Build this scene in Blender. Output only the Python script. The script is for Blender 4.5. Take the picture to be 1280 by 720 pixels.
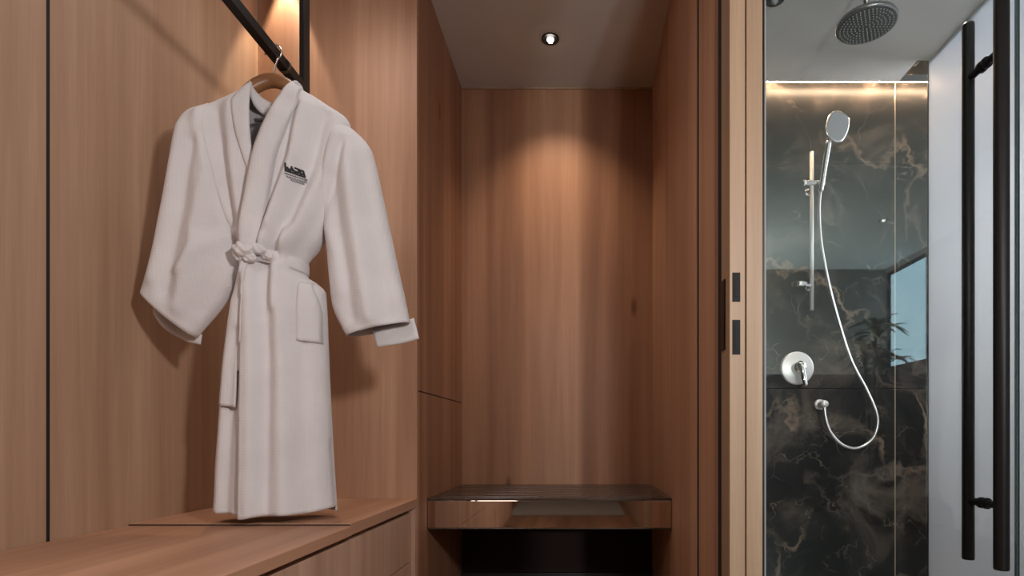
import bpy, bmesh, math, random
from mathutils import Vector, Matrix, noise
random.seed(4)
for o in list(bpy.data.objects): bpy.data.objects.remove(o)
SC = bpy.context.scene
COL = SC.collection
PI = math.pi

# ------------------------------------------------------------------ camera (level, shifted lens: architectural photograph)
F, PX, PY, CAMZ = 720.0, 728.0, 545.0, 0.75
cd = bpy.data.cameras.new('camera'); cam = bpy.data.objects.new('camera', cd); COL.objects.link(cam)
cam.location = (0, 0, CAMZ); cam.rotation_euler = (PI/2, 0, 0)
cd.sensor_width = 36; cd.lens = 36*F/1280
cd.shift_x = -(PX-640)/1280; cd.shift_y = (PY-360)/1280
cd.clip_start = 0.02
SC.camera = cam

# ------------------------------------------------------------------ world, exposure
w = bpy.data.worlds.new('world'); SC.world = w; w.use_nodes = True
w.node_tree.nodes['Background'].inputs[0].default_value = (0.60, 0.72, 0.85, 1)
w.node_tree.nodes['Background'].inputs[1].default_value = 0.6
SC.view_settings.view_transform = 'Standard'; SC.view_settings.look = 'None'
SC.view_settings.exposure = 0.0; SC.view_settings.gamma = 1.0
SC.view_settings.use_curve_mapping = False

def lamp(name, kind, loc, energy, color, target=None, **kw):
    l = bpy.data.lights.new(name, kind); l.energy = energy; l.color = color
    for k, v in kw.items(): setattr(l, k, v)
    o = bpy.data.objects.new(name, l); COL.objects.link(o); o.location = loc
    if target is not None:
        o.rotation_euler = (Vector(target)-Vector(loc)).to_track_quat('-Z', 'Y').to_euler()
    return o
WARM = (1.0, 0.76, 0.55); NEUT = (1.0, 0.93, 0.91); COOL = (0.74, 0.88, 1.0)
# added unseen key light beside the camera: throws the robe's shadow on the left wall
lamp('key_light', 'AREA', (0.50, 0.11, 1.40), 17, NEUT, (-1.08, 1.42, 1.0), shape='DISK', size=0.16)
# added soft fill in the room behind the camera
lamp('room_fill', 'AREA', (-0.78, -0.5, 2.38), 16, NEUT, (-0.78, -0.5, 0), shape='RECTANGLE', size=0.4, size_y=1.2)
# wardrobe downlight above the robe
lamp('wardrobe_light', 'SPOT', (-1.02, 1.955, 2.385), 22, WARM, (-1.02, 1.958, 0), spot_size=math.radians(44), spot_blend=0.25, shadow_soft_size=0.012)
# added fill spot above the picture, brightening wardrobe back and niche side
lamp('wardrobe_fill', 'SPOT', (-0.64, 1.62, 2.38), 17, NEUT, (-0.66, 1.70, 0), spot_size=math.radians(150), spot_blend=0.7, shadow_soft_size=0.22)
# niche downlight
lamp('niche_light', 'SPOT', (-0.133, 2.39, 2.385), 24, WARM, (-0.10, 2.73, 1.30), spot_size=math.radians(92), spot_blend=1.0, shadow_soft_size=0.03)
# daylight behind the frosted screen of the shower
lamp('screen_daylight', 'AREA', (2.75, 2.15, 1.9), 36, (0.86, 0.91, 1.0), (1.5, 1.95, 1.85), shape='RECTANGLE', size=1.2, size_y=1.4)
# bathroom lights: two added fills, then the mirrored downlight
lamp('bathroom_fill', 'POINT', (1.25, -2.45, 1.25), 190, (0.92, 0.98, 1.0), None, shadow_soft_size=0.08)  # added fill for the mirrored bathroom ceiling, no fixture
lamp('shower_fill', 'SPOT', (0.95, 1.75, 2.385), 58, NEUT, (0.95, 1.75, 0), spot_size=math.radians(110), spot_blend=0.8, shadow_soft_size=0.03)  # added fill to brighten the shower ceiling, no fixture
lamp('bathroom_light', 'SPOT', (2.3, -1.74, 2.385), 12, NEUT, (2.3, -1.74, 0), spot_size=math.radians(120), spot_blend=0.8, shadow_soft_size=0.04)

# ------------------------------------------------------------------ materials
def nt(name):
    m = bpy.data.materials.new(name); m.use_nodes = True
    t = m.node_tree; t.nodes.clear()
    out = t.nodes.new('ShaderNodeOutputMaterial')
    return m, t, out
def N(t, kind, **kw):
    n = t.nodes.new('ShaderNode'+kind)
    for k, v in kw.items():
        if k in n.inputs: n.inputs[k].default_value = v
        else: setattr(n, k, v)
    return n
def L(t, a, b): t.links.new(a, b)
def rgb(r, g, b):
    f = lambda c: (c/255/12.92 if c/255 <= .04045 else ((c/255+.055)/1.055)**2.4)
    return (f(r), f(g), f(b), 1)
def coords(t, scale, loc=(0, 0, 0)):
    tc = N(t, 'TexCoord'); mp = N(t, 'Mapping')
    mp.inputs['Scale'].default_value = scale; mp.inputs['Location'].default_value = loc
    L(t, tc.outputs['Object'], mp.inputs['Vector']); return mp.outputs['Vector']
def ramp(t, fac, stops):
    r = N(t, 'ValToRGB'); L(t, fac, r.inputs[0]); e = r.color_ramp.elements
    while len(e) < len(stops): e.new(0.5)
    for i, (p, c) in enumerate(stops):
        e[i].position = p; e[i].color = c if len(c) == 4 else (*c, 1)
    return r.outputs[0]
def mix(t, a, b, fac, mode='MIX'):
    m = N(t, 'Mix', data_type='RGBA', blend_type=mode)
    if isinstance(fac, float): m.inputs[0].default_value = fac
    else: L(t, fac, m.inputs[0])
    for i, v in ((6, a), (7, b)):
        if isinstance(v, tuple): m.inputs[i].default_value = v
        else: L(t, v, m.inputs[i])
    return m.outputs[2]
def simple(name, col, rough=0.5, metal=0.0, nscale=0, namp=0.15, spec=0.5):
    m, t, out = nt(name)
    p = N(t, 'BsdfPrincipled', Roughness=rough, Metallic=metal); p.inputs['Specular IOR Level'].default_value = spec
    if nscale:
        n = N(t, 'TexNoise', Scale=nscale, Detail=4.0); L(t, coords(t, (1, 1, 1)), n.inputs['Vector'])
        d = tuple(c*(1-namp) for c in col[:3]); u = tuple(min(1, c*(1+namp)) for c in col[:3])
        L(t, ramp(t, n.outputs[0], [(0.3, d), (0.7, u)]), p.inputs['Base Color'])
    else: p.inputs['Base Color'].default_value = col
    L(t, p.outputs[0], out.inputs[0]); return m
def emit(name, col, s):
    m, t, out = nt(name); e = N(t, 'Emission', Color=col, Strength=s); L(t, e.outputs[0], out.inputs[0]); return m

def wood(name, axis='z', light=(196, 152, 116), dark=(160, 114, 82), off=(0, 0, 0), rough=0.5):
    m, t, out = nt(name)
    def sc(a, b): return {'z': (a, a, b), 'y': (a, b, a), 'x': (b, a, a)}[axis]
    big = N(t, 'TexNoise', Scale=1.0, Detail=3.0, Roughness=0.6, Distortion=0.5); L(t, coords(t, sc(8, .28), off), big.inputs['Vector'])
    mid = N(t, 'TexNoise', Scale=1.0, Detail=5.0, Roughness=0.65); L(t, coords(t, sc(38, .9), off), mid.inputs['Vector'])
    fine = N(t, 'TexNoise', Scale=1.0, Detail=3.0); L(t, coords(t, sc(330, 6), off), fine.inputs['Vector'])
    base = ramp(t, big.outputs[0], [(0.30, rgb(*dark)), (0.50, rgb(*[(a*.5+b*.5) for a, b in zip(light, dark)])), (0.66, rgb(*light))])
    c = mix(t, base, ramp(t, mid.outputs[0], [(0.3, (.62, .60, .58)), (0.6, (1.05, 1.05, 1.05))]), 0.25, 'MULTIPLY')
    c = mix(t, c, ramp(t, fine.outputs[0], [(0.35, (.78, .77, .76)), (0.6, (1.03, 1.03, 1.03))]), 0.3, 'MULTIPLY')
    # a few small dark knots, drawn out along the grain
    v = N(t, 'TexVoronoi', Scale=1.0); L(t, coords(t, sc(5.2, 1.7), (off[0]+.3, off[1]+.7, off[2]+.1)), v.inputs['Vector'])
    k = ramp(t, v.outputs['Distance'], [(0.03, (.38, .30, .25)), (0.10, (1, 1, 1))])
    sep = N(t, 'SeparateColor'); L(t, v.outputs['Color'], sep.inputs[0])
    gate = N(t, 'Math', operation='GREATER_THAN'); gate.inputs[1].default_value = 0.62; L(t, sep.outputs[0], gate.inputs[0])
    g2 = N(t, 'Math', operation='MULTIPLY'); g2.inputs[1].default_value = 0.8; L(t, gate.outputs[0], g2.inputs[0])
    c = mix(t, c, k, g2.outputs[0], 'MULTIPLY')
    p = N(t, 'BsdfPrincipled', Roughness=rough); p.inputs['Specular IOR Level'].default_value = 0.3
    L(t, c, p.inputs['Base Color'])
    b = N(t, 'Bump', Strength=0.12, Distance=0.002); L(t, mid.outputs[0], b.inputs['Height']); L(t, b.outputs[0], p.inputs['Normal'])
    L(t, p.outputs[0], out.inputs[0]); return m

W_LEFT = wood('oak_left', 'z', (190, 160, 134), (160, 128, 104))
W_BACK = wood('oak_back', 'z', (194, 154, 126), (164, 124, 98), (3.1, 1.7, .4))
W_NICHE_SHADED = wood('oak_niche_shaded', 'z', (172, 128, 99), (138, 98, 74), (6.3, .2, 1.9))  # same oak, darker: niche shade put into the colour
W_DOOR = wood('oak_door', 'z', (170, 146, 120), (146, 120, 97), (1.3, 4.2, 2.9))
W_TOP = wood('oak_bench_top', 'y', (190, 148, 120), (156, 116, 92), (2.2, .9, .1))
W_DRAW = wood('oak_drawer', 'z', (204, 170, 148), (174, 140, 118), (5.2, 3.9, .6))
W_FLOOR = wood('oak_floor', 'y', (150, 112, 84), (108, 78, 56), (.2, .4, .6), 0.4)
W_HANG = wood('hanger_wood', 'x', (164, 118, 80), (128, 88, 58), (.2, .4, .6), 0.35)
BLACK = simple('black_metal', (0.008, 0.007, 0.007, 1), 0.42, 0.0, 0, 0, 0.25)
GAP = simple('black_joint', (0.004, 0.004, 0.004, 1), 0.8)
BRONZE = simple('bronze_metal', (0.10, 0.075, 0.058, 1), 0.35, 0.6)
MIRROR = simple('bronze_mirror', (0.66, 0.56, 0.48, 1), 0.035, 1.0)
SLATM = simple('smoked_slat', (0.055, 0.040, 0.030, 1), 0.22, 0.0, 30, .25)
CHROME = simple('chrome', (0.80, 0.79, 0.78, 1), 0.12, 1.0)
STEEL = simple('brushed_steel', (0.74, 0.72, 0.70, 1), 0.30, 1.0)
SATIN = simple('satin_nickel', (0.74, 0.72, 0.70, 1), 0.38, 0.45)
HEADM = simple('gunmetal', (0.33, 0.33, 0.33, 1), 0.30, 1.0)
PLASTIC = simple('grey_plastic', (0.42, 0.42, 0.43, 1), 0.35)
NOZ = simple('dark_face', (0.035, 0.035, 0.037, 1), 0.5)
PAINT = simple('ceiling_paint', (0.78, 0.765, 0.73, 1), 0.9, 0, 6, .03)
PAINT_SHADED = simple('niche_ceiling_shaded', (0.50, 0.46, 0.41, 1), 0.9, 0, 6, .03)  # same white paint, its shade in the niche put into the colour
PLASTER = simple('grey_plaster', (0.42, 0.39, 0.36, 1), 0.85, 0, 5, .06)
PLASTD = simple('brown_plaster', (0.26, 0.235, 0.21, 1), 0.85, 0, 5, .06)
STONEF = simple('stone_floor', (0.025, 0.024, 0.023, 1), 0.35, 0, 4, .2)
EDGEB = simple('dark_edge_band', (0.06, 0.035, 0.024, 1), 0.8)
DARKL = simple('dark_brown_panel', (0.034, 0.021, 0.019, 1), 0.9, 0, 0, 0, .1)
DARKP = simple('dark_plinth_and_shade', (0.012, 0.010, 0.010, 1), 0.5)  # plinth and backings; also shade painted into the ceiling recess
LEAF = simple('leaf', (0.035, 0.075, 0.03, 1), 0.45, 0, 20, .3)
POTM = simple('pot_clay', (0.03, 0.027, 0.025, 1), 0.7, 0, 15, .15)
SOIL = simple('soil', (0.03, 0.02, 0.015, 1), 0.95, 0, 60, .4)
GOLD = simple('brass_joint', (0.26, 0.21, 0.15, 1), 0.45, 0.3)
INK = simple('embroidery_thread', (0.03, 0.03, 0.035, 1), 0.8)
INK2 = simple('embroidery_thread_grey', (0.24, 0.24, 0.25, 1), 0.8)
LABELM = simple('label_cloth', (0.86, 0.85, 0.84, 1), 0.8)
LED = emit('led', (1.0, 0.66, 0.42, 1), 190.0)
BULB = emit('bulb', (1.0, 0.93, 0.82, 1), 14.0)
SKYPANE = emit('daylit_window', (0.62, 0.85, 1.0, 1), 5.0)

def marble():
    m, t, out = nt('dark_marble')
    v0 = coords(t, (1, 1, 1))
    warp = N(t, 'TexNoise', Scale=2.3, Detail=5.0, Roughness=0.6); L(t, v0, warp.inputs['Vector'])
    vm = N(t, 'Vector' 'Math', operation='MULTIPLY_ADD'); L(t, warp.outputs['Color'], vm.inputs[0])
    vm.inputs[1].default_value = (.55, .55, .55); L(t, v0, vm.inputs[2])
    cl = N(t, 'TexNoise', Scale=3.2, Detail=7.0, Roughness=0.62, Distortion=0.6); L(t, v0, cl.inputs['Vector'])
    base = ramp(t, cl.outputs[0], [(0.36, rgb(9, 8, 7)), (0.50, rgb(28, 25, 22)), (0.66, rgb(82, 73, 65))])
    def veins(scale, wdt, col, f):
        nonlocal base
        vo = N(t, 'TexVoronoi', feature='DISTANCE_TO_EDGE', Scale=scale); L(t, vm.outputs[0], vo.inputs['Vector'])
        ma = N(t, 'TexNoise', Scale=scale*1.7, Detail=3.0); L(t, v0, ma.inputs['Vector'])
        line = ramp(t, vo.outputs['Distance'], [(0.0, (1, 1, 1)), (wdt, (0, 0, 0))])
        msk = ramp(t, ma.outputs[0], [(0.45, (0, 0, 0)), (0.65, (1, 1, 1))])
        mm = mix(t, line, msk, 1.0, 'MULTIPLY')
        sc_ = N(t, 'Math', operation='MULTIPLY'); sc_.inputs[1].default_value = f; L(t, mm, sc_.inputs[0])
        base = mix(t, base, col, sc_.outputs[0])
    veins(1.6, 0.026, rgb(150, 128, 108), .7)
    veins(2.7, 0.05, rgb(104, 92, 82), .5)
    veins(4.3, 0.016, rgb(150, 136, 122), .45)
    p = N(t, 'BsdfPrincipled', Roughness=0.40); p.inputs['Specular IOR Level'].default_value = 0.2
    L(t, base, p.inputs['Base Color']); L(t, p.outputs[0], out.inputs[0]); return m
MARBLE = marble()

def glass(name, tint, rough=0.0):
    m, t, out = nt(name)
    fr = N(t, 'Fresnel', IOR=1.5); geo = N(t, 'NewGeometry'); io = N(t, 'MapRange'); io.inputs[3].default_value = 1.5; io.inputs[4].default_value = 1/1.5; L(t, geo.outputs['Backfacing'], io.inputs[0]); L(t, io.outputs[0], fr.inputs['IOR']); tr = N(t, 'BsdfTransparent', Color=tint); gl = N(t, 'BsdfGlossy', Roughness=rough, Color=(0.86, 1.0, 0.985, 1))
    mx = N(t, 'MixShader'); L(t, fr.outputs[0], mx.inputs[0]); L(t, tr.outputs[0], mx.inputs[1]); L(t, gl.outputs[0], mx.inputs[2])
    L(t, mx.outputs[0], out.inputs[0]); return m
GLASS = glass('clear_glass', (0.965, 0.985, 0.98, 1))
SEAL = simple('grey_seal', (0.22, 0.22, 0.22, 1), 0.6)
GEDGE = simple('glass_edge', (0.07, 0.11, 0.12, 1), 0.25)
def frosted():
    m, t, out = nt('frosted_glass')
    tr = N(t, 'BsdfTranslucent', Color=(0.90, 0.92, 0.95, 1)); df = N(t, 'BsdfDiffuse', Color=(0.78, 0.78, 0.80, 1)); gl = N(t, 'BsdfGlossy', Roughness=0.4)
    a = N(t, 'MixShader'); a.inputs[0].default_value = .35; L(t, tr.outputs[0], a.inputs[1]); L(t, df.outputs[0], a.inputs[2])
    fr = N(t, 'Fresnel', IOR=1.3); b = N(t, 'MixShader'); L(t, fr.outputs[0], b.inputs[0]); L(t, a.outputs[0], b.inputs[1]); L(t, gl.outputs[0], b.inputs[2])
    L(t, b.outputs[0], out.inputs[0]); return m
FROST = frosted()

def cloth():
    m, t, out = nt('white_waffle_cotton')
    p = N(t, 'BsdfPrincipled', Roughness=0.95); p.inputs['Specular IOR Level'].default_value = 0.1
    p.inputs['Sheen Weight'].default_value = 0.25
    n = N(t, 'TexNoise', Scale=9.0, Detail=4.0); L(t, coords(t, (1, 1, 1)), n.inputs['Vector'])
    L(t, ramp(t, n.outputs[0], [(0.3, (.61, .595, .605)), (0.7, (.67, .655, .665))]), p.inputs['Base Color'])
    hx = N(t, 'TexWave', wave_type='BANDS', bands_direction='X', Scale=46.0); L(t, coords(t, (1, 1, 1)), hx.inputs['Vector'])
    hz = N(t, 'TexWave', wave_type='BANDS', bands_direction='Z', Scale=46.0); L(t, coords(t, (1, 1, 1)), hz.inputs['Vector'])
    mx = N(t, 'Math', operation='MAXIMUM'); L(t, hx.outputs['Fac'], mx.inputs[0]); L(t, hz.outputs['Fac'], mx.inputs[1])
    cr = N(t, 'TexNoise', Scale=26.0, Detail=3.0); L(t, coords(t, (1, 1, .45)), cr.inputs['Vector'])
    b = N(t, 'Bump', Strength=0.25, Distance=0.0012); L(t, mx.outputs[0], b.inputs['Height'])
    b2 = N(t, 'Bump', Strength=0.25, Distance=0.010); L(t, cr.outputs[0], b2.inputs['Height']); L(t, b.outputs[0], b2.inputs['Normal'])
    L(t, b2.outputs[0], p.inputs['Normal']); L(t, p.outputs[0], out.inputs[0]); return m
CLOTH = cloth()

# ------------------------------------------------------------------ builders
def link(name, bm, mat, parent=None, smooth=False, recalc=True):
    if recalc: bmesh.ops.recalc_face_normals(bm, faces=bm.faces)
    me = bpy.data.meshes.new(name); 
    off = Vector((0, 0, 0)); q = parent
    while q is not None: off += q.location; q = q.parent
    bmesh.ops.translate(bm, verts=bm.verts, vec=-off)
    bm.to_mesh(me); bm.free()
    mats = mat if isinstance(mat, (list, tuple)) else [mat]
    for x in mats: me.materials.append(x)
    if smooth:
        for p in me.polygons: p.use_smooth = True
    o = bpy.data.objects.new(name, me); COL.objects.link(o)
    if parent is not None: o.parent = parent
    return o
def add_box(bm, x0, x1, y0, y1, z0, z1, bev=0.0):
    r = bmesh.ops.create_cube(bm, size=1.0); vs = r['verts']
    for v in vs:
        v.co = Vector(((x0+x1)/2+v.co.x*(x1-x0), (y0+y1)/2+v.co.y*(y1-y0), (z0+z1)/2+v.co.z*(z1-z0)))
    if bev:
        es = list({e for v in vs for e in v.link_edges})
        bmesh.ops.bevel(bm, geom=es, offset=bev, segments=2, affect='EDGES', profile=0.5)
def box(name, x0, x1, y0, y1, z0, z1, mat, parent=None, bev=0.0):
    bm = bmesh.new(); add_box(bm, x0, x1, y0, y1, z0, z1, bev); return link(name, bm, mat, parent)
def add_tube(bm, pts, r, n=12, caps=True):
    pts = [Vector(p) for p in pts]; rr = r if isinstance(r, (list, tuple)) else [r]*len(pts)
    rings = []; up = None
    for i, p in enumerate(pts):
        t = (pts[min(i+1, len(pts)-1)]-pts[max(i-1, 0)]).normalized()
        if up is None:
            up = Vector((0, 0, 1)) if abs(t.z) < .9 else Vector((1, 0, 0))
        a = t.cross(up).normalized(); b = a.cross(t).normalized(); up = b
        rings.append([bm.verts.new(p+(a*math.cos(2*PI*k/n)+b*math.sin(2*PI*k/n))*rr[i]) for k in range(n)])
    for i in range(len(rings)-1):
        for k in range(n):
            bm.faces.new((rings[i][k], rings[i][(k+1) % n], rings[i+1][(k+1) % n], rings[i+1][k]))
    if caps: bm.faces.new(rings[0]); bm.faces.new(rings[-1])
def tube(name, pts, r, mat, parent=None, n=16):
    bm = bmesh.new(); add_tube(bm, pts, r, n); o = link(name, bm, mat, parent)
    for p in o.data.polygons: p.use_smooth = len(p.vertices) == 4
    return o
def add_lathe(bm, c, prof, axis='z', n=32):          # prof: list of (radius, along axis)
    c = Vector(c); ax = {'x': (Vector((0, 1, 0)), Vector((0, 0, 1)), Vector((1, 0, 0))), 'y': (Vector((1, 0, 0)), Vector((0, 0, 1)), Vector((0, 1, 0))), 'z': (Vector((1, 0, 0)), Vector((0, 1, 0)), Vector((0, 0, 1)))}[axis]
    rings = []
    for r, h in prof:
        if r < 1e-6: rings.append([bm.verts.new(c+ax[2]*h)])
        else: rings.append([bm.verts.new(c+ax[2]*h+(ax[0]*math.cos(2*PI*k/n)+ax[1]*math.sin(2*PI*k/n))*r) for k in range(n)])
    for a, b in zip(rings, rings[1:]):
        for k in range(n):
            k2 = (k+1) % n
            if len(a) == 1 and len(b) == 1: continue
            if len(a) == 1: bm.faces.new((a[0], b[k], b[k2]))
            elif len(b) == 1: bm.faces.new((a[k], a[k2], b[0]))
            else: bm.faces.new((a[k], a[k2], b[k2], b[k]))
def lathe(name, c, prof, mat, parent=None, axis='z', n=32, smooth=True):
    bm = bmesh.new(); add_lathe(bm, c, prof, axis, n); o = link(name, bm, mat, parent, smooth)
    return o
def spline(pts, n):
    pts = [Vector(p) for p in pts]; out = []
    P = [2*pts[0]-pts[1]]+pts+[2*pts[-1]-pts[-2]]
    for i in range(1, len(P)-2):
        for k in range(n):
            s = k/n; a, b, c, d = P[i-1], P[i], P[i+1], P[i+2]
            out.append(0.5*((2*b)+(c-a)*s+(2*a-5*b+4*c-d)*s*s+(3*b-a-3*c+d)*s**3))
    out.append(pts[-1]); return out
def empty(name, loc, label, cat, group=None):
    o = bpy.data.objects.new(name, None); COL.objects.link(o); o.location = loc; o.empty_display_size = .05
    o['label'] = label; o['category'] = cat
    if group: o['group'] = group
    return o
def S(o, label=None):
    o['kind'] = 'structure'
    if label: o['label'] = label
    return o

# ------------------------------------------------------------------ the setting
XL, XB, XN = -1.12, -0.572, 0.33          # left wall, bench front / niche left, niche right
YW, YN = 1.99, 2.73                       # wardrobe back wall, niche back wall
CZ = 2.40
S(box('floor', -1.25, 3.1, -3.4, 2.85, -0.08, 0.0, W_FLOOR), 'brown timber floor, mostly below the picture')
S(box('trim_4', 0.56, 2.98, -3.03, 1.18, 0.0, 0.004, STONEF), 'dark stone floor of the bathroom')
S(box('trim_5', 0.44, 1.50, 1.345, 2.72, 0.0, 0.004, PLASTER), 'unseen shower floor, made pale to bounce light up')  # pale colour added so the unseen floor throws light upwards
cl = S(box('ceiling', -1.25, 1.55, -3.4, 2.0, CZ, CZ+.08, PAINT), 'pale painted ceiling over shower and room')
box('ceiling_panel', 1.55, 3.1, -3.4, 1.25, CZ, CZ+.08, PAINT, cl)
box('ceiling_panel', -0.75, 0.42, 2.0, 2.85, CZ, CZ+.08, PAINT_SHADED, cl)
box('ceiling_panel', 0.42, 1.55, 2.0, 2.53, CZ, CZ+.08, PAINT, cl)
box('ceiling_panel', 0.42, 1.472, 2.53, 2.677, CZ, CZ+.08, PAINT, cl)
box('ceiling_panel', 0.42, 3.1, 1.2, 2.85, CZ+.26, CZ+.32, DARKP, cl)  # recess lid coloured dark to stand in for shade
box('ceiling_edge', 1.55, 3.1, 1.2, 1.25, CZ+.08, CZ+.30, PAINT, cl)
box('ceiling_edge', 1.55, 1.56, 1.25, 2.70, CZ+.081, CZ+.26, DARKP, cl)  # dark colour stands in for shade at the recess side

# left wall: backing with wood panels and a black shadow joint
wl = S(box('wall_left', XL-.12, XL-.02, -3.4, YW+.1, 0, CZ, DARKP), 'oak panelled wall on the left')
box('wood_panel', XL-.02, XL, -3.3, -0.302, 0, CZ, W_LEFT, wl)
box('wood_panel', XL-.02, XL, -0.295, 1.203, 0, CZ, W_LEFT, wl)
box('wood_panel', XL-.02, XL, 1.212, YW, 0, CZ, W_LEFT, wl)
box('shadow_joint', XL-.02, XL-.0008, 1.203, 1.212, 0, CZ, GAP, wl)
# wardrobe back wall
wb = S(box('wall_wardrobe', XL-.1, XB-.02, YW+.018, YW+.1, 0, CZ, DARKP), 'oak back wall behind the robe')
box('wood_panel', XL, XB, YW, YW+.018, 0, CZ, W_BACK, wb, .0012)
# niche: left, back, right
wn = S(box('wall_niche_left', XB-.1, XB-.018, YW+.1, YN+.1, 0, CZ, DARKP), 'oak side of the luggage niche')
box('wood_panel', XB-.018, XB, YW+.0185, YN, 0.909, CZ, W_NICHE_SHADED, wn, .001)
box('wood_panel', XB-.018, XB, YW+.0185, YN, 0, 0.905, W_NICHE_SHADED, wn, .001)
box('shadow_joint', XB-.018, XB-.002, YW+.0185, YN, 0.905, 0.909, GAP, wn)
wnb = S(box('wall_niche_back', XB-.1, XN+.1, YN+.018, YN+.12, 0, CZ, DARKP), 'oak back of the luggage niche')
box('wood_panel', XB, XN, YN, YN+.018, 0.46, CZ, W_NICHE_SHADED, wnb)
box('dark_panel', XB, XN, YN, YN+.018, 0, 0.46, DARKL, wnb)  # lower part of the back, darker brown than the oak above
S(box('trim_1', XB, XN, YN-.006, YN-.0002, CZ-.008, CZ, W_DOOR), 'thin oak trim along the top of the niche')
S(box('baseboard_niche', XB+.0005, XN-.0005, YN-.02, YN-.0002, 0, 0.106, DARKP), 'black baseboard at the back of the niche')
wnr = S(box('wall_niche_right', XN+.018, 0.40, 1.46, YN+.018, 0, CZ, DARKP), 'oak wall between niche and shower')
box('wood_panel', XN, XN+.018, 1.674, YN, 0, CZ, W_BACK, wnr, .001)  # lighter copy of the niche oak, brightness put into the colour
box('shadow_joint', XN+.004, XN+.018, 1.652, 1.674, 0, CZ, GAP, wnr)
box('wood_panel', XN+.004, XN+.018, 1.46, 1.652, 0, CZ, W_BACK, wnr, .001)  # lighter oak here too, standing in for light
box('shadow_joint', XN+.014, XN+.05, 1.412, 1.46, 0, CZ, GAP, wnr)
# sliding door pushed back, its edge towards us, with flush pull and lock plates
DX0, DX1, DY = 0.340, 0.376, 1.33
d1 = S(box('door_1', DX0, DX1, DY, 1.41, 0.006, CZ-.002, W_DOOR, None, .0015), 'oak sliding door seen edge on beside the shower glass')
pl_ = box('flush_pull', DX0-.004, DX0+.002, 1.368, 1.402, 0.75+108/523, 0.75+195/523, BLACK, d1, .0008); pl_['label'] = 'black flush pull on the door face'
def py2z(y, d): return CAMZ+(PY-y)*d/F
def px2x(x, d): return (x-PX)*d/F
for a, b in ((341, 377), (400, 443)):
    q = box('lock_plate', px2x(915.5, DY), px2x(925, DY), DY-.003, DY+.001, py2z(b, DY), py2z(a, DY), GAP, d1, .0006)
    box('latch', px2x(918.5, DY), px2x(922, DY), DY-.0045, DY-.002, py2z(b-6, DY), py2z(a+6, DY), GAP, q)
S(box('trim_2', DX1+.0015, 0.414, DY-.006, 1.41, 0, CZ, W_DOOR, None, .001), 'oak door jamb next to the glass')
S(box('trim_3', 0.4142, 0.4190, 1.3255, 1.41, 0, CZ, BLACK), 'black profile holding the shower glass')
S(box('wall_shower_left', 0.40, 0.43, 1.411, YN+.018, 0, CZ, MARBLE), 'marble side wall of the shower')

# marble back wall of the shower, in slabs
wm = S(box('wall_shower', 0.43, 3.0, YN+.02, YN+.12, 0, CZ+.26, DARKP), 'dark veined marble wall of the shower')
VJ = px2x(1119, YN); J = .0015
rows = [(0, 0.975), (0.975, 2.04), (2.04, CZ+.26)]
for (x0, x1) in ((0.43, VJ-.003), (VJ+.003, 2.2), (2.2+.003, 3.0)):
    for i, (z0, z1) in enumerate(rows):
        box('marble_slab', x0, x1, YN, YN+.02, z0+J*.7, z1-J*.7, MARBLE, wm, .0006)
box('joint_strip', VJ-.0028, VJ+.0028, YN+.0008, YN+.019, 0, CZ+.26, GOLD, wm)

# far side of the light well and the rest of the rooms (seen only in reflections)
S(box('wall_lightwell', 3.0, 3.1, 1.2, 2.85, 0, CZ+.3, PAINT))
S(box('wall_bathroom_front', 1.56, 3.1, 1.19, 1.335, 0, CZ, PLASTER))
wr = S(box('wall_right', 3.0, 3.1, -3.14, -2.36, 2.36, CZ, PLASTER), 'plastered bathroom wall with the small window')
box('wall_part', 3.0, 3.1, -2.36, 1.19, 0, CZ, PLASTER, wr)
box('wall_part', 3.0, 3.1, -3.14, -2.36, 0, 1.40, DARKP, wr)
wr_ = S(box('wall_rear', -1.25, 0.5, -3.4, -3.3, 0, CZ, PLASTER), 'plastered wall behind the camera')
wbr = S(box('wall_bathroom_rear', 0.552, 3.1, -3.14, -3.04, 1.36, CZ, PLASTD), 'rear wall of the bathroom, dark below')
box('wall_part', 0.552, 3.1, -3.14, -3.04, 0, 1.36, DARKP, wbr)
S(box('wall_partition', 0.45, 0.55, -3.3, 0.0, 0, CZ, W_DOOR), 'oak partition between bedroom and bathroom')
w2 = S(box('window_2', 3.02, 3.06, -3.04, -2.36, 1.40, 1.43, BLACK), 'small bathroom window, seen mirrored in the shower glass')
for a in ((-3.04, -3.0, 1.43, 2.33), (-2.40, -2.36, 1.43, 2.33), (-3.04, -2.36, 2.33, 2.36)):
    box('window_frame', 3.02, 3.06, *a, BLACK, w2)
box('pane', 3.035, 3.045, -3.0, -2.40, 1.43, 2.33, SKYPANE, w2)

# frosted glass screen at the right of the shower
FX, FY1 = 1.527, 2.53
w1 = S(box('window_1', FX-.006, FX+.006, 1.345, FY1, 0.002, CZ-.002, FROST), 'frosted daylit glass screen closing the right of the shower')
box('edge_profile', FX-.008, FX+.008, FY1, FY1+.006, 0.002, CZ-.002, BLACK, w1)
box('top_channel', FX+.0065, FX+.016, 1.345, FY1, CZ-.02, CZ-.001, BLACK, w1)

# LED strip in the slot over the marble
led = empty('led_strip', (1.0, 2.69, CZ+.02), 'warm glowing light strip in the ceiling slot above the marble wall', 'light strip')
box('diffuser', 0.44, 2.0, 2.6825, 2.6885, CZ+.001, CZ+.012, LED, led)
box('profile', 0.44, 2.0, 2.6775, 2.6820, CZ+.0005, CZ+.030, STEEL, led)

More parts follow.
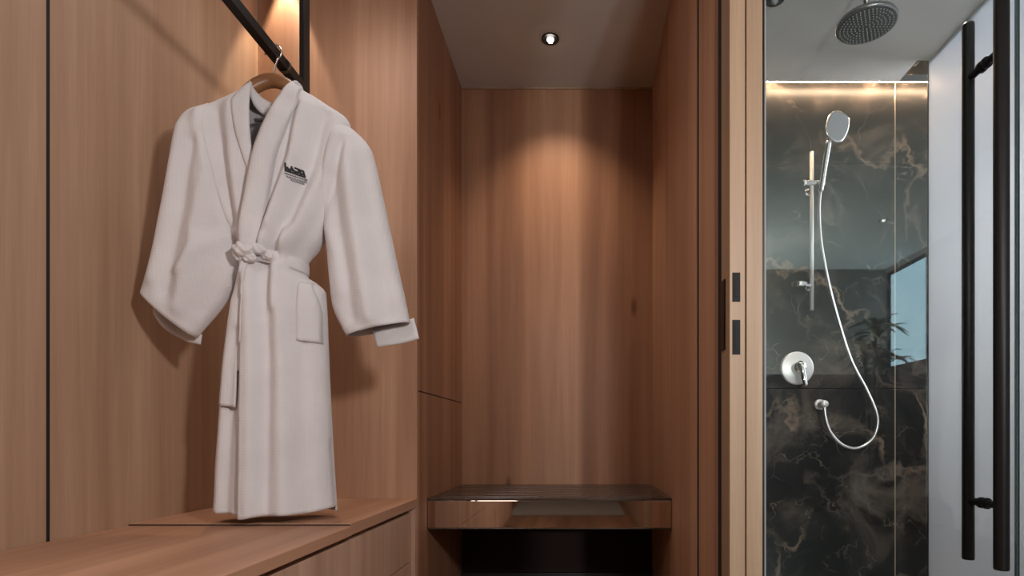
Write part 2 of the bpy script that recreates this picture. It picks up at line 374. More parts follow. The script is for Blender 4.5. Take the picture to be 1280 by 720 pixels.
# ------------------------------------------------------------------ downlights
def downlight(loc, label, on=True):
    x, y, z = loc
    o = empty('downlight', (x, y, z), label, 'ceiling light', None)
    lathe('trim_ring', (x, y, z), [(.036, 0), (.036, -.004), (.030, -.004), (.026, .001), (.022, -.0005)], BLACK, o)
    lathe('reflector', (x, y, z), [(.0285, -.003), (.024, -.0015), (.0, -.0012)], BLACK, o)
    bu = lathe('bulb', (x, y+.004, z), [(.0, -.016), (.008, -.014), (.0125, -.008), (.0135, -.0013)], BULB if on else PLASTIC, o)
    return o
downlight((-0.133, 2.39, CZ), 'small black recessed ceiling spotlight lit above the luggage niche')
downlight((0.727, 2.175, CZ), 'black unlit ceiling spotlight cut by the picture top, in the shower beside the door', False)
downlight((2.3, -1.74, CZ), 'ceiling spotlight of the bathroom, seen only mirrored in the shower glass')

# ------------------------------------------------------------------ bench: drawer units and tops
BT = 0.534
def unit(y0, y1, label):
    u = empty('drawer_unit', (XB-.25, (y0+y1)/2, 0), label, 'drawers', 'oak drawer units under the bench')
    bm = bmesh.new()
    add_box(bm, XL+.001, -0.607, y0+.0005, y1-.0005, 0.08, BT-.032)
    add_box(bm, XL+.001, -0.64, y0+.0005, y1-.0005, 0.0, 0.08)
    link('carcass', bm, W_DRAW, u)
    for z0, z1 in ((0.324, 0.488), (0.09, 0.320)):
        box('drawer', -0.606, -0.585, y0+.002, y1-.002, z0, z1, W_DRAW, u, .0012)
    return u
unit(1.318, 1.968, 'oak drawer unit beneath the robe, between the niche and the front unit')
unit(0.40, 1.316, 'oak drawer unit nearest the viewer, at the lower left under the bench')
unit(-0.55, 0.398, 'oak drawer unit beside the camera, outside the picture')
box('end_panel', -0.607, XB, 1.969, YW-.0005, 0, BT-.031, W_DRAW, wb, .001)
def top(y0, y1, label, dx=0, dz=0):
    o = box('bench_top', XL+.001, XB+dx, y0, y1, BT-.030, BT+dz, W_TOP, None, .002)
    o['label'] = label; o['category'] = 'bench top'; o['group'] = 'oak bench tops along the left wall'
top(1.4205, YW-.0005, 'oak bench top slab directly under the hanging robe')
top(0.0, 1.4165, 'oak bench top slab in front, reaching out of the picture at lower left', .004, -.005)
b_ = [o for o in COL.objects if o.name == 'bench_top'][0]
box('edge_band', XL+.002, XB-.0005, 1.4190, 1.4204, BT-.028, BT-.0015, EDGEB, b_)

# ------------------------------------------------------------------ luggage rack
RY0, RY1, RZ = 2.12, 2.722, 0.52
rk = empty('luggage_rack', (-0.12, 2.42, 0.41), 'built-in luggage rack with bronze mirror front and dark slatted top in the niche', 'luggage rack')
RX0, RX1 = XB+.002, XN-.002
f_ = box('front_panel', RX0, RX1, RY0, RY0+.012, RZ-.108, RZ-.008, MIRROR, rk, .001); f_['label'] = 'bronze mirrored front'
box('front_edge', RX0, RX1, RY0-.001, RY0+.03, RZ-.0078, RZ+.002, SLATM, rk, .0015)
box('front_edge', RX0, RX1, RY0-.0008, RY0+.014, RZ-.113, RZ-.1082, SLATM, rk, .001)
bm = bmesh.new()
add_box(bm, RX0, RX0+.03, RY0+.013, RY1, RZ-.108, RZ-.008); add_box(bm, RX1-.03, RX1, RY0+.013, RY1, RZ-.108, RZ-.008)
add_box(bm, RX0+.03, RX1-.03, RY1-.02, RY1, RZ-.108, RZ-.008); add_box(bm, RX0+.03, RX1-.03, RY0+.013, RY1-.02, RZ-.1075, RZ-.085)
link('frame', bm, DARKP, rk)
for x0, x1 in ((RX0, RX0+.022), (RX1-.022, RX1)): box('side_rail', x0, x1, RY0+.031, RY1, RZ-.0075, RZ+.001, SLATM, rk, .0015)
ny = 6; y0 = RY0+.036; pitch = (RY1-y0)/ny
for k in range(ny):
    box('slat', RX0+.023, RX1-.023, y0+k*pitch, y0+(k+1)*pitch-.024, RZ-.0075, RZ+.004, SLATM, rk, .0022)
# pieces hold clear of the walls by 2 mm

# ------------------------------------------------------------------ shower glass door and pull handle
GY0, GY1, GX0, GX1 = 1.328, 1.336, 0.420, 1.0025
d2 = S(box('door_2', GX0, GX1, GY0, GY1, 0.01, CZ-.004, [GLASS]), 'clear glass shower door with long black pull bars')
box('glass_edge', GX1-.0004, GX1+.0012, GY0, GY1, 0.01, CZ-.004, GEDGE, d2)
box('seal_strip', GX0-.0004, GX0+.003, GY0-.001, GY1+.001, 0.01, CZ-.004, SEAL, d2)
HX = 0.929
for y, r in ((1.277, .0155), (1.387, .0135)):
    bm = bmesh.new(); add_tube(bm, [(HX, y, .453), (HX, y, .457), (HX, y, 1.738), (HX, y, 1.742)], [r-.001, r, r, r-.001], 20)
    hb = link('pull_bar', bm, BLACK, d2)
    for p in hb.data.polygons: p.use_smooth = len(p.vertices) == 4 and abs(p.normal.z) < .3
for z in (1.608, 0.595):
    bm = bmesh.new()
    add_tube(bm, [(HX, 1.277, z), (HX, 1.3255, z)], .0085, 14); add_tube(bm, [(HX, 1.3385, z), (HX, 1.387, z)], .0085, 14)
    add_tube(bm, [(HX, 1.3205, z), (HX, 1.3278, z)], .013, 18); add_tube(bm, [(HX, 1.3362, z), (HX, 1.3435, z)], .013, 18)
    so = link('standoff', bm, BLACK, d2)
sg = S(box('window_3', GX1+.006, 1.518, GY0, GY1, 0.01, CZ-.004, [GLASS]), 'fixed clear glass pane right of the shower door')
box('glass_edge', GX1+.0045, GX1+.0062, GY0, GY1, 0.01, CZ-.004, GEDGE, sg)

# ------------------------------------------------------------------ rain shower head
hx, hy = px2x(1083, 2.08), 2.08; hz = py2z(31, 2.08)
rs = empty('rain_shower', (hx, hy, CZ), 'round metal rain shower head hanging from the shower ceiling', 'shower head')
lathe('head', (hx, hy, hz), [(.0, .030), (.02, .030), (.03, .022), (.085, .016), (.100, .012), (.103, .006), (.103, -.002), (.099, -.005), (.095, -.004)], HEADM, rs, n=48)
lathe('spray_face', (hx, hy, hz), [(.096, -.0042), (.094, -.006), (.0, -.006)], NOZ, rs, n=48)
bm = bmesh.new()
for ring in range(1, 8):
    for k in range(ring*6):
        a = 2*PI*k/(ring*6)
        add_lathe(bm, (hx+ring*.0125*math.cos(a), hy+ring*.0125*math.sin(a), hz), [(.0028, -.0058), (.0022, -.0088), (0, -.0090)], 'z', 6)
no = link('nozzles', bm, PLASTIC, rs); no['kind'] = 'stuff'
tube('ball_joint', spline([(hx, hy, hz+.028), (hx, hy, hz+.045), (hx, hy, hz+.058)], 4), [.012]*4+[.015]*4+[.011], HEADM, rs)
tube('ceiling_stem', [(hx, hy, hz+.055), (hx, hy, CZ-.001)], .010, HEADM, rs)
lathe('ceiling_rose', (hx, hy, CZ), [(.0, -.012), (.028, -.012), (.030, -.009), (.030, -.0005)], HEADM, rs)

# ------------------------------------------------------------------ shower rail, hand shower, hose, valve, outlet
RYW = YN-.045
def W(x, y, d): return (px2x(x, d), d, py2z(y, d))
sr = empty('shower_rail', W(1014, 388, YN), 'slim chrome shower riser rail on the marble wall', 'shower rail')
tube('rail', [W(1014.5, 190, RYW), W(1014.5, 388, RYW)], .0095, SATIN, sr)
for yy in (236, 357):
    z = py2z(yy, RYW); xr = px2x(1014.5, RYW)
    bm = bmesh.new(); add_tube(bm, [(xr, RYW, z), (xr, YN-.001, z)], .008, 12); add_lathe(bm, (xr, YN, z), [(.0, -.009), (.016, -.009), (.018, -.007), (.018, -.0005)], 'y', 20)
    link('wall_bracket', bm, CHROME, sr, True)
sl = None
z = py2z(229.5, RYW)
bm = bmesh.new(); add_tube(bm, [(px2x(1003, RYW-.008), RYW-.004, z), (px2x(1031, RYW-.008), RYW-.004, z)], .0135, 18)
sl = link('slider', bm, CHROME, sr)
tube('slider_knob', [(px2x(1002, RYW), RYW-.004, z), (px2x(1006, RYW), RYW-.004, z)], .0165, CHROME, sl)
# small round holder on the left of the rail
z = py2z(357, RYW)
bm = bmesh.new(); add_tube(bm, [(px2x(1014, RYW), RYW, z), (px2x(1006, RYW), RYW-.004, z)], .009, 14)
add_lathe(bm, (px2x(998, RYW), RYW-.004, z), [(.0, -.012), (.034, -.012), (.038, -.008), (.038, .008), (.034, .012), (.0, .012)], 'z', 24)
link('soap_dish', bm, CHROME, sr, False)
# hand shower
HD = RYW-.03
hs = empty('hand_shower', W(1027, 236, HD), 'chrome hand shower with rounded square head held in the rail slider', 'hand shower')
p0 = Vector(W(1026, 240, HD+.005)); p1 = Vector(W(1036, 176, HD-.035))
tube('handle', spline([p0, p0.lerp(p1, .3), p0.lerp(p1, .7), p1], 5), [.0105+.0035*(i/15) for i in range(16)], CHROME, hs)
# head: a rounded-square shell, tilted down and towards the room
bm = bmesh.new()
ax = (p1-p0).normalized(); fwd = Vector((0.10, -1, -.28)).normalized(); side = ax.cross(fwd).normalized(); fwd = side.cross(ax).normalized()
c = Vector(W(1044, 160, HD-.045))
def sq(a, r, e=3.4): 
    ca, sa = math.cos(a), math.sin(a); k = (abs(ca)**e+abs(sa)**e)**(-1/e); return r*k*ca, r*k*sa
def hsq(a, r):                                   # rounded square, one corner drawn out, turned a little on the handle
    u, v = sq(a, r, 2.7); k = 1+.10*math.cos(a-.75); b = -.22
    return (u*math.cos(b)-v*math.sin(b))*k, (u*math.sin(b)+v*math.cos(b))*k
rings = []
for r, h in ((.010, -.020), (.036, -.016), (.055, -.004), (.060, .006), (.057, .012), (.052, .0135)):
    ring = []
    for k in range(32):
        u, v = hsq(2*PI*k/32, r); ring.append(bm.verts.new(c+side*u*.92+ax*v*1.08+fwd*h))
    rings.append(ring)
for a, b in zip(rings, rings[1:]):
    for k in range(32): bm.faces.new((a[k], a[(k+1) % 32], b[(k+1) % 32], b[k]))
bm.faces.new(rings[0]); bm.faces.new(rings[-1])
hd = link('head', bm, CHROME, hs, True)
bm = bmesh.new(); vs = []
for k in range(32):
    u, v = hsq(2*PI*k/32, .051); vs.append(bm.verts.new(c+side*u*.92+ax*v*1.08+fwd*.0142))
vc = [bm.verts.new(v.co-fwd*.003) for v in vs]
bm.faces.new(vs)
for k in range(32): bm.faces.new((vs[k], vs[(k+1) % 32], vc[(k+1) % 32], vc[k]))
fp = link('spray_face', bm, PLASTIC, hd)
# hose
hp = [(1025.5, 239, HD+.005), (1024, 262, HD+.005), (1026, 300, HD), (1035, 350, HD), (1048, 400, HD), (1064, 450, HD), (1082, 485, HD), (1094, 512, HD), (1097, 530, HD), (1090, 549, HD), (1072, 560, HD+.005), (1053, 556, HD+.01), (1038, 540, HD+.01), (1032, 522, HD+.012), (1030.5, 508, HD+.015)]
ho = tube('shower_hose', spline([W(*p) for p in hp], 8), .0068, STEEL, None, 10)
ho['label'] = 'long looped metal shower hose hanging from the hand shower to the wall outlet'; ho['category'] = 'hose'
# wall outlet elbow
we = empty('wall_outlet', W(1031, 505, YN), 'small round chrome hose outlet on the marble below the valve', 'outlet')
ox, oz = px2x(1030.5, HD+.015), py2z(505, HD+.015)
lathe('outlet_plate', (ox, YN, oz), [(.0, -.012), (.022, -.012), (.025, -.009), (.025, -.0005)], SATIN, we, 'y')
lathe('elbow', (ox, YN, oz), [(.014, -.010), (.016, -.035), (.019, -.050), (.017, -.066), (.010, -.072), (.0, -.073)], SATIN, we, 'y')
# valve
mv = empty('shower_valve', W(997, 460, YN), 'round chrome shower mixer plate with single lever on the marble wall', 'valve')
vx, vz = px2x(997, YN-.01), py2z(460, YN-.01)
lathe('cover_plate', (vx, YN, vz), [(.0, -.010), (.072, -.010), (.078, -.007), (.079, -.0005)], SATIN, mv, 'y', 48)
lathe('cartridge', (vx, YN, vz), [(.030, -.009), (.029, -.045), (.026, -.052), (.0, -.054)], CHROME, mv, 'y', 32)
bm = bmesh.new()
add_tube(bm, spline([(vx, YN-.040, vz+.018), (vx, YN-.060, vz), (vx+.006, YN-.070, vz-.045), (vx+.012, YN-.078, vz-.090)], 5), [.016]*4+[.015]*4+[.013]*4+[.011]*4, 14)
link('lever', bm, CHROME, mv, True)

# ------------------------------------------------------------------ hanging rod
RXr = -0.80; RZr = py2z(104, 1.62)
rd = empty('hanging_rod', (RXr, 1.62, RZr), 'black clothes rod with dropped post, holding the robe in the open wardrobe', 'clothes rod')
def rod_box(name, x0, x1, y0, y1, z0, z1, m): return box(name, x0, x1, y0, y1, z0, z1, m, rd, .0015)
rod_box('rod', RXr-.011, RXr+.011, 0.35, 1.640, RZr-.014, RZr+.014, BLACK)
rod_box('post', RXr-.007, RXr+.007, 1.6405, 1.677, RZr-.014, CZ-.007, BLACK)
lathe('sleeve_ring', (RXr, 1.545, RZr), [(.0165, -.004), (.0185, -.004), (.0185, .004), (.0165, .004)], BRONZE, rd, 'y', 24)
rod_box('ceiling_plate', RXr-.03, RXr+.03, 1.625, 1.69, CZ-.0068, CZ-.0005, BLACK)
rod_box('post', RXr-.007, RXr+.007, 0.35, 0.387, RZr+.0145, CZ-.007, BLACK)
rod_box('ceiling_plate', RXr-.03, RXr+.03, 0.335, 0.40, CZ-.0068, CZ-.0005, BLACK)

# ------------------------------------------------------------------ robe
YR = 1.49
def dplane(px): return YR+.0005*(px-341)
def P(px, py, off=0.0):
    d = dplane(px)
    return Vector((px2x(px, d), d+off, py2z(py, d)))
def hermite(pts):
    xs = [p[0] for p in pts]; ys = [p[1] for p in pts]; n = len(pts)
    sl_ = [(ys[i+1]-ys[i])/(xs[i+1]-xs[i]) for i in range(n-1)]
    m = [sl_[0]]+[0 if sl_[i-1]*sl_[i] <= 0 else 2*sl_[i-1]*sl_[i]/(sl_[i-1]+sl_[i]) for i in range(1, n-1)]+[sl_[-1]]
    def f(x):
        if x <= xs[0]: return ys[0]
        if x >= xs[-1]: return ys[-1]
        i = 0
        while x > xs[i+1]: i += 1
        h = xs[i+1]-xs[i]; s = (x-xs[i])/h
        return ys[i]*(1+2*s)*(1-s)**2+m[i]*h*s*(1-s)**2+ys[i+1]*s*s*(3-2*s)+m[i+1]*h*s*s*(s-1)
    return f
bXL = hermite([(107, 318), (115, 303), (125, 282), (137, 256), (143, 245), (165, 243), (220, 262), (280, 288), (318, 305), (328, 307), (345, 304), (362, 300), (400, 294), (480, 283), (560, 276), (640, 272)])
bXR = hermite([(107, 371), (113, 377), (122, 393), (135, 413), (148, 432), (160, 438), (200, 430), (250, 419), (300, 404), (322, 388), (335, 381), (346, 383), (356, 397), (366, 406), (430, 409), (480, 411), (560, 415), (640, 420)])
bVL = hermite([(107, 319), (130, 322), (165, 326), (200, 330), (225, 334), (260, 342), (320, 346), (640, 348)])
bVR = hermite([(107, 374), (125, 366), (150, 356), (180, 345), (215, 335), (260, 329), (300, 323), (325, 320), (345, 322), (400, 323), (500, 324), (640, 325)])
bT = hermite([(107, .022), (130, .036), (160, .050), (230, .064), (295, .074), (312, .072), (326, .052), (340, .056), (400, .066), (520, .074), (640, .082)])
hemR = hermite([(272, 637), (300, 638), (320, 642), (327, 643), (345, 640), (372, 639), (395, 638), (420, 633)])
hemL = hermite([(272, 637), (300, 638), (325, 639), (350, 639)])
def seg(px, py, a, b):
    dx, dy = b[0]-a[0], b[1]-a[1]; l2 = dx*dx+dy*dy
    s = max(0, min(1, ((px-a[0])*dx+(py-a[1])*dy)/l2))
    return math.hypot(px-a[0]-s*dx, py-a[1]-s*dy)
FOLDS = [  # polyline, amplitude (m, + towards the viewer), width px
    ([(262, 150), (278, 220), (300, 300)], .010, 9), ([(280, 150), (296, 225), (312, 305)], -.010, 8), ([(300, 140), (308, 220), (318, 305)], .008, 8),
    ([(376, 140), (368, 200), (352, 265), (338, 312)], -.013, 8), ([(390, 140), (380, 210), (362, 270), (345, 315)], .011, 8),
    ([(412, 150), (398, 215), (378, 280), (356, 318)], -.011, 8), ([(430, 168), (412, 232), (388, 292), (366, 322)], .010, 8),
    ([(436, 190), (420, 250), (394, 305), (376, 328)], -.008, 6),
    ([(330, 348), (336, 450), (338, 640)], .008, 9), ([(348, 340), (352, 450), (352, 640)], -.009, 9), ([(364, 340), (370, 460), (376, 640)], .010, 11),
    ([(382, 352), (390, 480), (398, 640)], -.006, 9), ([(312, 420), (306, 520), (302, 640)], -.007, 8), ([(300, 380), (292, 500), (286, 640)], .007, 8),
    ([(352, 300), (356, 330)], -.006, 5), ([(372, 300), (371, 335)], .006, 5), ([(338, 345), (343, 400)], -.006, 5), ([(357, 335), (360, 390)], .006, 5),
    ([(236, 170), (222, 260), (204, 350)], .009, 10), ([(254, 190), (245, 270), (222, 370)], -.011, 10), ([(272, 240), (264, 310), (240, 390)], .009, 9),
    ([(300, 318), (280, 350), (262, 390)], -.008, 7), ([(306, 300), (270, 318), (245, 345)], .007, 7), ([(302, 290), (272, 298)], -.007, 6),
    ([(440, 180), (452, 280), (470, 400)], .010, 10), ([(424, 230), (434, 310), (446, 400)], -.010, 9), ([(460, 210), (476, 300), (494, 395)], -.008, 9),
    ([(412, 290), (428, 320), (434, 370)], .006, 7), ([(482, 280), (500, 380)], .006, 8)]
def folds(px, py):
    s = 0
    for pl, a, wd in FOLDS:
        d = min(seg(px, py, pl[i], pl[i+1]) for i in range(len(pl)-1))
        if d < wd*2.6: s += a*math.exp(-(d/wd)**2)
    return s*1.35+.0022*noise.noise(Vector((px*.05, py*.025, 3.1)))
def prof(s, e=2.2): 
    s = max(0.0, min(1.0, s)); return max(0.0, 1-abs(2*s-1)**e)**.5
def fdepth(px, py):
    a, b = bXL(py), bXR(py); s = (px-a)/(b-a); k = prof(s)
    return -bT(py)*k-folds(px, py)*min(1, k*1.3)
def grid(bm, rows):
    V = [[bm.verts.new(c) for c in r] for r in rows]
    for i in range(len(V)-1):
        for j in range(len(V[0])-1): bm.faces.new((V[i][j], V[i][j+1], V[i+1][j+1], V[i+1][j]))
    return V
robe = empty('bathrobe', P(341, 640), 'white waffle cotton bathrobe with tied belt hanging over the oak bench', 'bathrobe')
def cloth_obj(name, bm, parent, thick=.003, sub=0, offset=0.0):
    o = link(name, bm, CLOTH, parent, True)
    md = o.modifiers.new('thickness', 'SOLIDIFY'); md.thickness = thick; md.offset = offset
    return o
bm = bmesh.new()
ys = [107+(638-107)*i/150 for i in range(151)]
def bot(y, px, hem): 
    s = max(0, (y-520)/118); return y+s*s*(hem(px)-638)
def row(y, a, b, n, dep, hem): return [P(x, bot(y, x, hem), dep(x, y)) for x in [a+(b-a)*j/n for j in range(n+1)]]
R1 = []; R2 = []
for y in ys:
    a, b = bXL(y), bXR(y)
    vl = max(a+1, min(bVL(y), b)); vr = min(b-1, max(bVR(y), a))
    R1.append(row(y, a, vl, 36, fdepth, hemL))
    def dr(x, yy, a=a, b=b, vr=vr):
        e = max(0, 1-(x-vr)/(b-vr)); edge = math.exp(-((x-vr)/10)**2)
        return fdepth(x, yy)-.011*e*e-.005*edge*(1 if yy > 330 else .4)
    R2.append(row(y, vr, b, 44, dr, hemR))
grid(bm, R1); grid(bm, R2)
# back of the robe: starts lower at the neck
RB = []
for i, y in enumerate(ys):
    a, b = bXL(y), bXR(y); r_ = []
    for j in range(57):
        x = a+(b-a)*j/56
        yy = y
        nd = max(0, 1-((x-346)/29)**2)          # neck scoop
        ytop = 107+24*nd**.6
        yy = ytop+(y-107)*(638-ytop)/(638-107)
        r_.append(P(x, bot(yy, x, hemL), bT(y)*prof((x-a)/(b-a))*(.85-.70*max(0, 1-((x-346)/45)**2)*max(0, min(1, (300-y)/90)))+folds(x+7, y)*.4*prof((x-a)/(b-a))))
    RB.append(r_)
grid(bm, RB)
bmesh.ops.remove_doubles(bm, verts=bm.verts, dist=.0006)
cloth_obj('body', bm, robe)
# sleeves: a flattened tube ruled between outer and inner edge
def sleeve(O, I, T, off, name='sleeve', nt_=60, nu=26, cuff=None):
    n = (len(O)-1)*10
    So = spline([(x, y, 0) for x, y in O], 10); Si = spline([(x, y, 0) for x, y in I], 10)
    bm = bmesh.new(); F_, B_ = [], []
    for k in range(n+1):
        t = k/n; th = T(t); o_ = off(t); fr, bk = [], []
        for j in range(nu+1):
            u = j/nu; q = So[k].lerp(Si[k], u); pr = prof(u, 2.0)
            fr.append(P(q.x, q.y, o_-th*pr-folds(q.x, q.y)*pr)); bk.append(P(q.x, q.y, o_+th*pr+.3*folds(q.x+5, q.y)*pr))
        F_.append(fr); B_.append(bk)
    grid(bm, F_); grid(bm, B_)
    bmesh.ops.remove_doubles(bm, verts=bm.verts, dist=.0006)
    s_ = cloth_obj(name, bm, robe)
    if cuff:                                      # the longer back layer of the sleeve end, seen below the front hem
        A, B, dd = cuff; bm = bmesh.new()
        A = spline([(x, y, 0) for x, y in A], 8); B = spline([(x, y, 0) for x, y in B], 8)
        rows_ = [[P(a.lerp(b, v/6).x, a.lerp(b, v/6).y, dd-.004*math.sin(i*.35)) for i, (a, b) in enumerate(zip(A, B))] for v in range(7)]
        grid(bm, rows_); cf = cloth_obj('cuff', bm, s_, .004)
    return s_
sleeve([(262, 133), (240, 143), (229, 166), (215, 238), (200, 310), (191, 343), (183, 367)],
       [(276, 140), (276, 185), (288, 232), (302, 288), (309, 338), (285, 380), (249, 423)],
       hermite([(0, .018), (.2, .040), (.6, .050), (1, .036)]), hermite([(0, -.002), (.4, -.012), (1, -.012)]),
       cuff=([(186, 360), (205, 377), (228, 398), (250, 418)], [(188, 391), (203, 411), (227, 425), (248, 430)], .012))
sleeve([(428, 152), (445, 166), (459, 181), (468, 200), (481, 256), (498, 335), (507, 375), (513, 404)],
       [(396, 160), (398, 185), (400, 215), (404, 260), (410, 305), (413, 345), (418, 385), (435, 421)],
       hermite([(0, .018), (.2, .036), (.6, .048), (1, .036)]), hermite([(0, .006), (.4, -.004), (1, -.006)]),
       cuff=([(463, 412), (485, 406), (515, 396)], [(469, 433), (496, 429), (522, 422)], .014))
# collar: two bands on the front and the piece behind the neck
def strip(name, inner, outer, dep, parent, thick=.005, n=10, across=6):
    A = spline([(x, y, 0) for x, y in inner], n); B = spline([(x, y, 0) for x, y in outer], n); bm = bmesh.new()
    rows_ = []
    for a, b in zip(A, B):
        r_ = []
        for v in range(across+1):
            q = a.lerp(b, v/across); r_.append(P(q.x, q.y, dep(q.x, q.y, v/across)))
        rows_.append(r_)
    grid(bm, rows_); return cloth_obj(name, bm, parent, thick)
def fr_r(x, y):
    a, b = bXL(y), bXR(y); vr = bVR(y); e = max(0, min(1, 1-(x-vr)/(b-vr))); return fdepth(x, y)-.011*e*e-.003
col_ = strip('collar', [(bVR(y)-.6, y) for y in (108, 125, 150, 180, 215, 260, 300, 322)],
      [(bVR(y)+wd, y) for y, wd in ((108, 4), (125, 15), (150, 19), (180, 22), (215, 24), (260, 23), (300, 21), (322, 17))],
      lambda x, y, v: fr_r(x, y)-.007*math.sin(PI*v)**.5-.001, robe)
strip('collar', [(bVL(y)+.6, y) for y in (107, 130, 165, 200, 232, 252)],
      [(316, 107), (304, 130), (308, 165), (318, 200), (331, 235), (338, 252)],
      lambda x, y, v: fdepth(x, y)-.005*math.sin(PI*v)**.5-.002, robe)
bm = bmesh.new(); rows_ = []
for k in range(25):
    u = -1+2*k/24; x = 346+28*u; yt = 107+22*(1-u*u)**.6
    dpt = -.018+.024*(1-abs(u)**3)
    rows_.append([P(x, yt+q*20, dpt+.004*(q-1)) for q in (0, .33, .66, 1)])
grid(bm, rows_); nk = cloth_obj('collar', bm, robe, .006)
# woven loop label inside the collar
box('loop_label', px2x(331, YR), px2x(347, YR), YR-.004, YR-.0015, py2z(138, YR), py2z(133, YR), LABELM, robe)
# belt
belt_y = hermite([(300, 322), (327, 326), (360, 331), (395, 338)])
bm = bmesh.new(); rows_ = []
for k in range(61):
    a_ = 2*PI*k/60; u = .5-.5*math.cos(a_); front = math.sin(a_) < 0
    xa, xb = bXL(330)+1, bXR(333)+1; x = xa+(xb-xa)*u; yc = belt_y(x)
    dd = abs(math.sin(a_))**.9*(bT(yc)+.010); dd = -dd if front else dd*.95
    rows_.append([P(x, yc+q*8, dd-.003*math.cos(q*PI/2)*(1 if front else -1)) for q in (-1, -.5, 0, .5, 1)])
grid(bm, rows_); belt = cloth_obj('belt', bm, robe, .004)
def lump(bm, px, py, rx, ry, rd_, off, ang=0):
    r_ = bmesh.ops.create_icosphere(bm, subdivisions=4, radius=1.0); sc_ = dplane(px)/F
    for v in r_['verts']:
        c_ = v.co.copy(); k = 1+.16*noise.noise(c_*2.2+Vector((px, py, 0)))
        x_, z_ = c_.x*rx*k, c_.z*ry*k; ca, sa = math.cos(ang), math.sin(ang)
        crease = .12*math.sin(c_.x*9+c_.z*4)
        v.co = P(px, py, off)+Vector(((x_*ca-z_*sa)*sc_, c_.y*rd_*(k+crease), (x_*sa+z_*ca)*sc_))
bm = bmesh.new(); ko = fdepth(328, 326)-.024
lump(bm, 327, 325, 12, 10, .020, ko-.008, .2); lump(bm, 340, 323, 12, 7, .014, ko-.004, -.15); lump(bm, 351, 329, 8, 6, .010, ko+.004, -.3)
lump(bm, 319, 329, 6, 9, .012, ko-.002, .1); lump(bm, 333, 334, 9, 6, .013, ko-.006, .1)
link('knot', bm, CLOTH, belt, True)
def tail(A, B, lift, name='belt_tail'):
    def dp(x, y, v): return min(fdepth(x, y), fr_r(x, y) if x > bVR(y) else 0)-lift-.004*math.sin(PI*v)
    return strip(name, A, B, dp, belt, .004)
tail([(316, 334), (302, 375), (298, 420), (295, 470), (293, 508)], [(328, 336), (318, 378), (317, 422), (316, 470), (315, 511)], .009)
tail([(320, 335), (309, 380), (306, 420), (304, 466)], [(331, 338), (325, 380), (324, 420), (322, 468)], .004)
# hip pocket
strip('pocket', [(384, 358), (383, 390), (384, 430)], [(397, 358), (406, 388), (408, 432)], lambda x, y, v: fr_r(x, y)-.002-.003*math.sin(PI*v), robe, .003)
# embroidered emblem on the chest: small dark stitched marks, too fine to read
def stitch(bm, x0, y0, x1, y1, wd=.0012):
    n = 4; pts = []
    for k in range(n+1):
        x, y = x0+(x1-x0)*k/n, y0+(y1-y0)*k/n; pts.append(P(x, y, fr_r(x, y)-.0015))
    add_tube(bm, pts, wd, 6)
bm = bmesh.new()
rnd = random.Random(11)
for s_ in ((376, 221.5, 377, 231), (378, 226, 380, 231), (380, 231, 382, 224), (381.5, 225, 385, 231), (384, 224.5, 391, 225), (385, 231, 387, 226), (388, 225, 388.5, 231), (390.5, 225, 391.5, 231), (376, 230.6, 392, 231.2), (377, 228, 391, 228.6)):
    stitch(bm, *s_, .0023)
em = link('emblem', bm, INK, robe, True)
bm = bmesh.new()
for y, x0, x1 in ((234.5, 375.5, 394), (237.5, 377, 393.5), (240, 380, 391)):
    x = x0
    while x < x1:
        stitch(bm, x, y, x+.6, y-1.4, .0013); stitch(bm, x+.6, y-1.4, x+1.4, y+.4, .0013); x += 1.9
link('emblem_line', bm, INK2, em, True)

# ------------------------------------------------------------------ hanger
HXc = px2x(341, YR); hg = empty('clothes_hanger', (HXc, YR, RZr), 'curved wooden clothes hanger inside the neck of the white robe', 'hanger')
pts = spline([(270, 142), (290, 130), (312, 115), (327, 104.5), (341, 100), (353, 104), (368, 113), (388, 126), (410, 141)], 6)if False else None
cur = [(280, 143), (296, 130), (314, 114), (328, 104.5), (341, 101), (354, 105), (368, 114.5), (386, 129), (402, 142)]
cs = spline([(x, y, 0) for x, y in cur], 6); bm = bmesh.new(); rings = []
for i, q in enumerate(cs):
    t_ = (cs[min(i+1, len(cs)-1)]-cs[max(i-1, 0)]).normalized(); nrm = Vector((-t_.y, t_.x, 0))
    mid = 1-abs(2*i/(len(cs)-1)-1); hw = 3.5+5.0*min(1, mid*1.6); dpv = .010+.006*min(1, mid*2); fw = -.012*(1-mid)
    ring = []
    for k in range(12):
        a_ = 2*PI*k/12; p_ = q+nrm*hw*math.cos(a_); ring.append(bm.verts.new(P(p_.x, p_.y, fw+dpv*math.sin(a_))))
    rings.append(ring)
for a, b in zip(rings, rings[1:]):
    for k in range(12): bm.faces.new((a[k], a[(k+1) % 12], b[(k+1) % 12], b[k]))
bm.faces.new(rings[0]); bm.faces.new(rings[-1])
link('shoulder_bar', bm, W_HANG, hg, True)
zt = P(341, 95).z; zr = RZr
hk = [(HXc, YR, zt-.004), (HXc, YR, zt+.008)]
R_ = max(.018, .0205); cx_ = RXr; cz_ = zr
ang = [(-60), (-20), (20), 60, 95, 130, 165, 195]
hk = [Vector((HXc, YR, zt-.006)), Vector((HXc+.004, YR, (zt+zr-.03)/2))]+[Vector((cx_+.0215*math.cos(math.radians(a)), YR, cz_+.0215*math.sin(math.radians(a)))) for a in ang]
tube('hook', spline(hk, 5), .0024, CHROME, hg, 10)
tube('trouser_bar', [P(322, 154, -.014), P(358, 154, -.014)], .0045, simple('grey_bar', (0.17, 0.165, 0.16, 1), .4, .3), hg, 12)

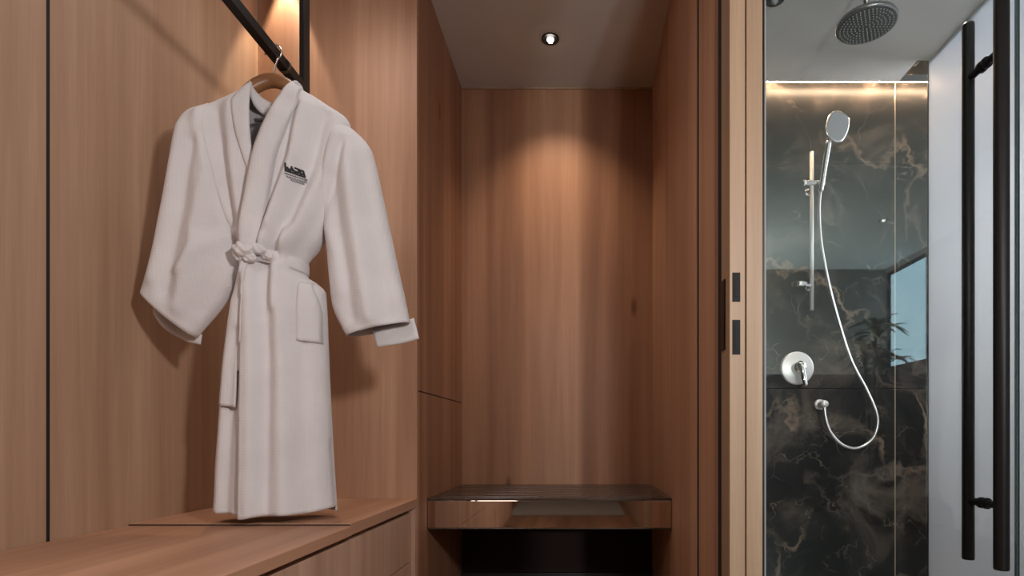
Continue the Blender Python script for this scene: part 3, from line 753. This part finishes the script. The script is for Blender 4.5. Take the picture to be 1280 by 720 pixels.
# ------------------------------------------------------------------ plant in the bathroom (seen mirrored in the glass)
px_, py_ = 2.50, -2.30
pp = empty('potted_plant', (px_, py_, 0.004), 'tall leafy potted plant by the bathroom window, seen mirrored in the shower glass', 'plant')
lathe('pot', (px_, py_, 0.004), [(0, 0), (.13, 0), (.16, .10), (.18, .40), (.185, .42), (.165, .42), (.155, .36), (0, .36)], POTM, pp)
lathe('soil', (px_, py_, 0.004), [(.153, .362), (.08, .372), (0, .375)], SOIL, pp)
stems = [((0, 0), (.02, .02), 1.72), ((.03, -.03), (.10, -.05), 1.45), ((-.04, .02), (-.10, .06), 1.50)]
for (bx, by), (tx, ty), h in stems:
    tube('stem', spline([(px_+bx, py_+by, .36), (px_+bx*1.5, py_+by*1.5, .36+(h-.36)*.5), (px_+tx, py_+ty, h)], 5), .012, POTM, pp, 8)
    for k in range(20):
        a = k*2.4; el = .15+1.1*((k*7) % 20)/20; ln = .26+.10*random.random(); bm = bmesh.new(); ctr = []
        b0 = Vector((px_+tx, py_+ty, h-.16*(k/20)))
        dirv = Vector((math.cos(a)*math.cos(el), math.sin(a)*math.cos(el), math.sin(el))); sd = Vector((-math.sin(a), math.cos(a), 0))
        rows_ = []
        for i in range(7):
            s = i/6; c_ = b0+dirv*ln*s-Vector((0, 0, .16*s*s)); wdt = .030*math.sin(PI*min(1, s*.93+.07))**.8+.001
            rows_.append([c_-sd*wdt+Vector((0, 0, .006)), c_, c_+sd*wdt+Vector((0, 0, .006))])
        grid(bm, rows_); link('leaf', bm, LEAF, pp, True)

# made-up wall lamp, added where the key light stands
wlmp = empty('added_wall_lamp', (0.50, 0.0, 1.40), 'added round wall lamp for the key light on the partition end, outside the picture', 'lamp')
lathe('back_plate', (0.50, 0.0005, 1.40), [(0, .02), (.045, .02), (.049, .015), (.049, 0)], BLACK, wlmp, 'y')
lathe('shade', (0.50, 0.0005, 1.40), [(.03, .02), (.048, .03), (.048, .075), (.0, .078)], LABELM, wlmp, 'y')

# grey rug behind the camera (mirrored in the front of the luggage rack)
rg = box('rug', -0.70, 0.40, -3.1, -1.16, 0.0005, 0.012, simple('grey_wool', (0.27, 0.255, 0.235, 1), 0.95, 0, 40, .1), None, .003)
rg['label'] = 'grey rug on the floor behind the camera, mirrored in the rack front'; rg['category'] = 'rug'
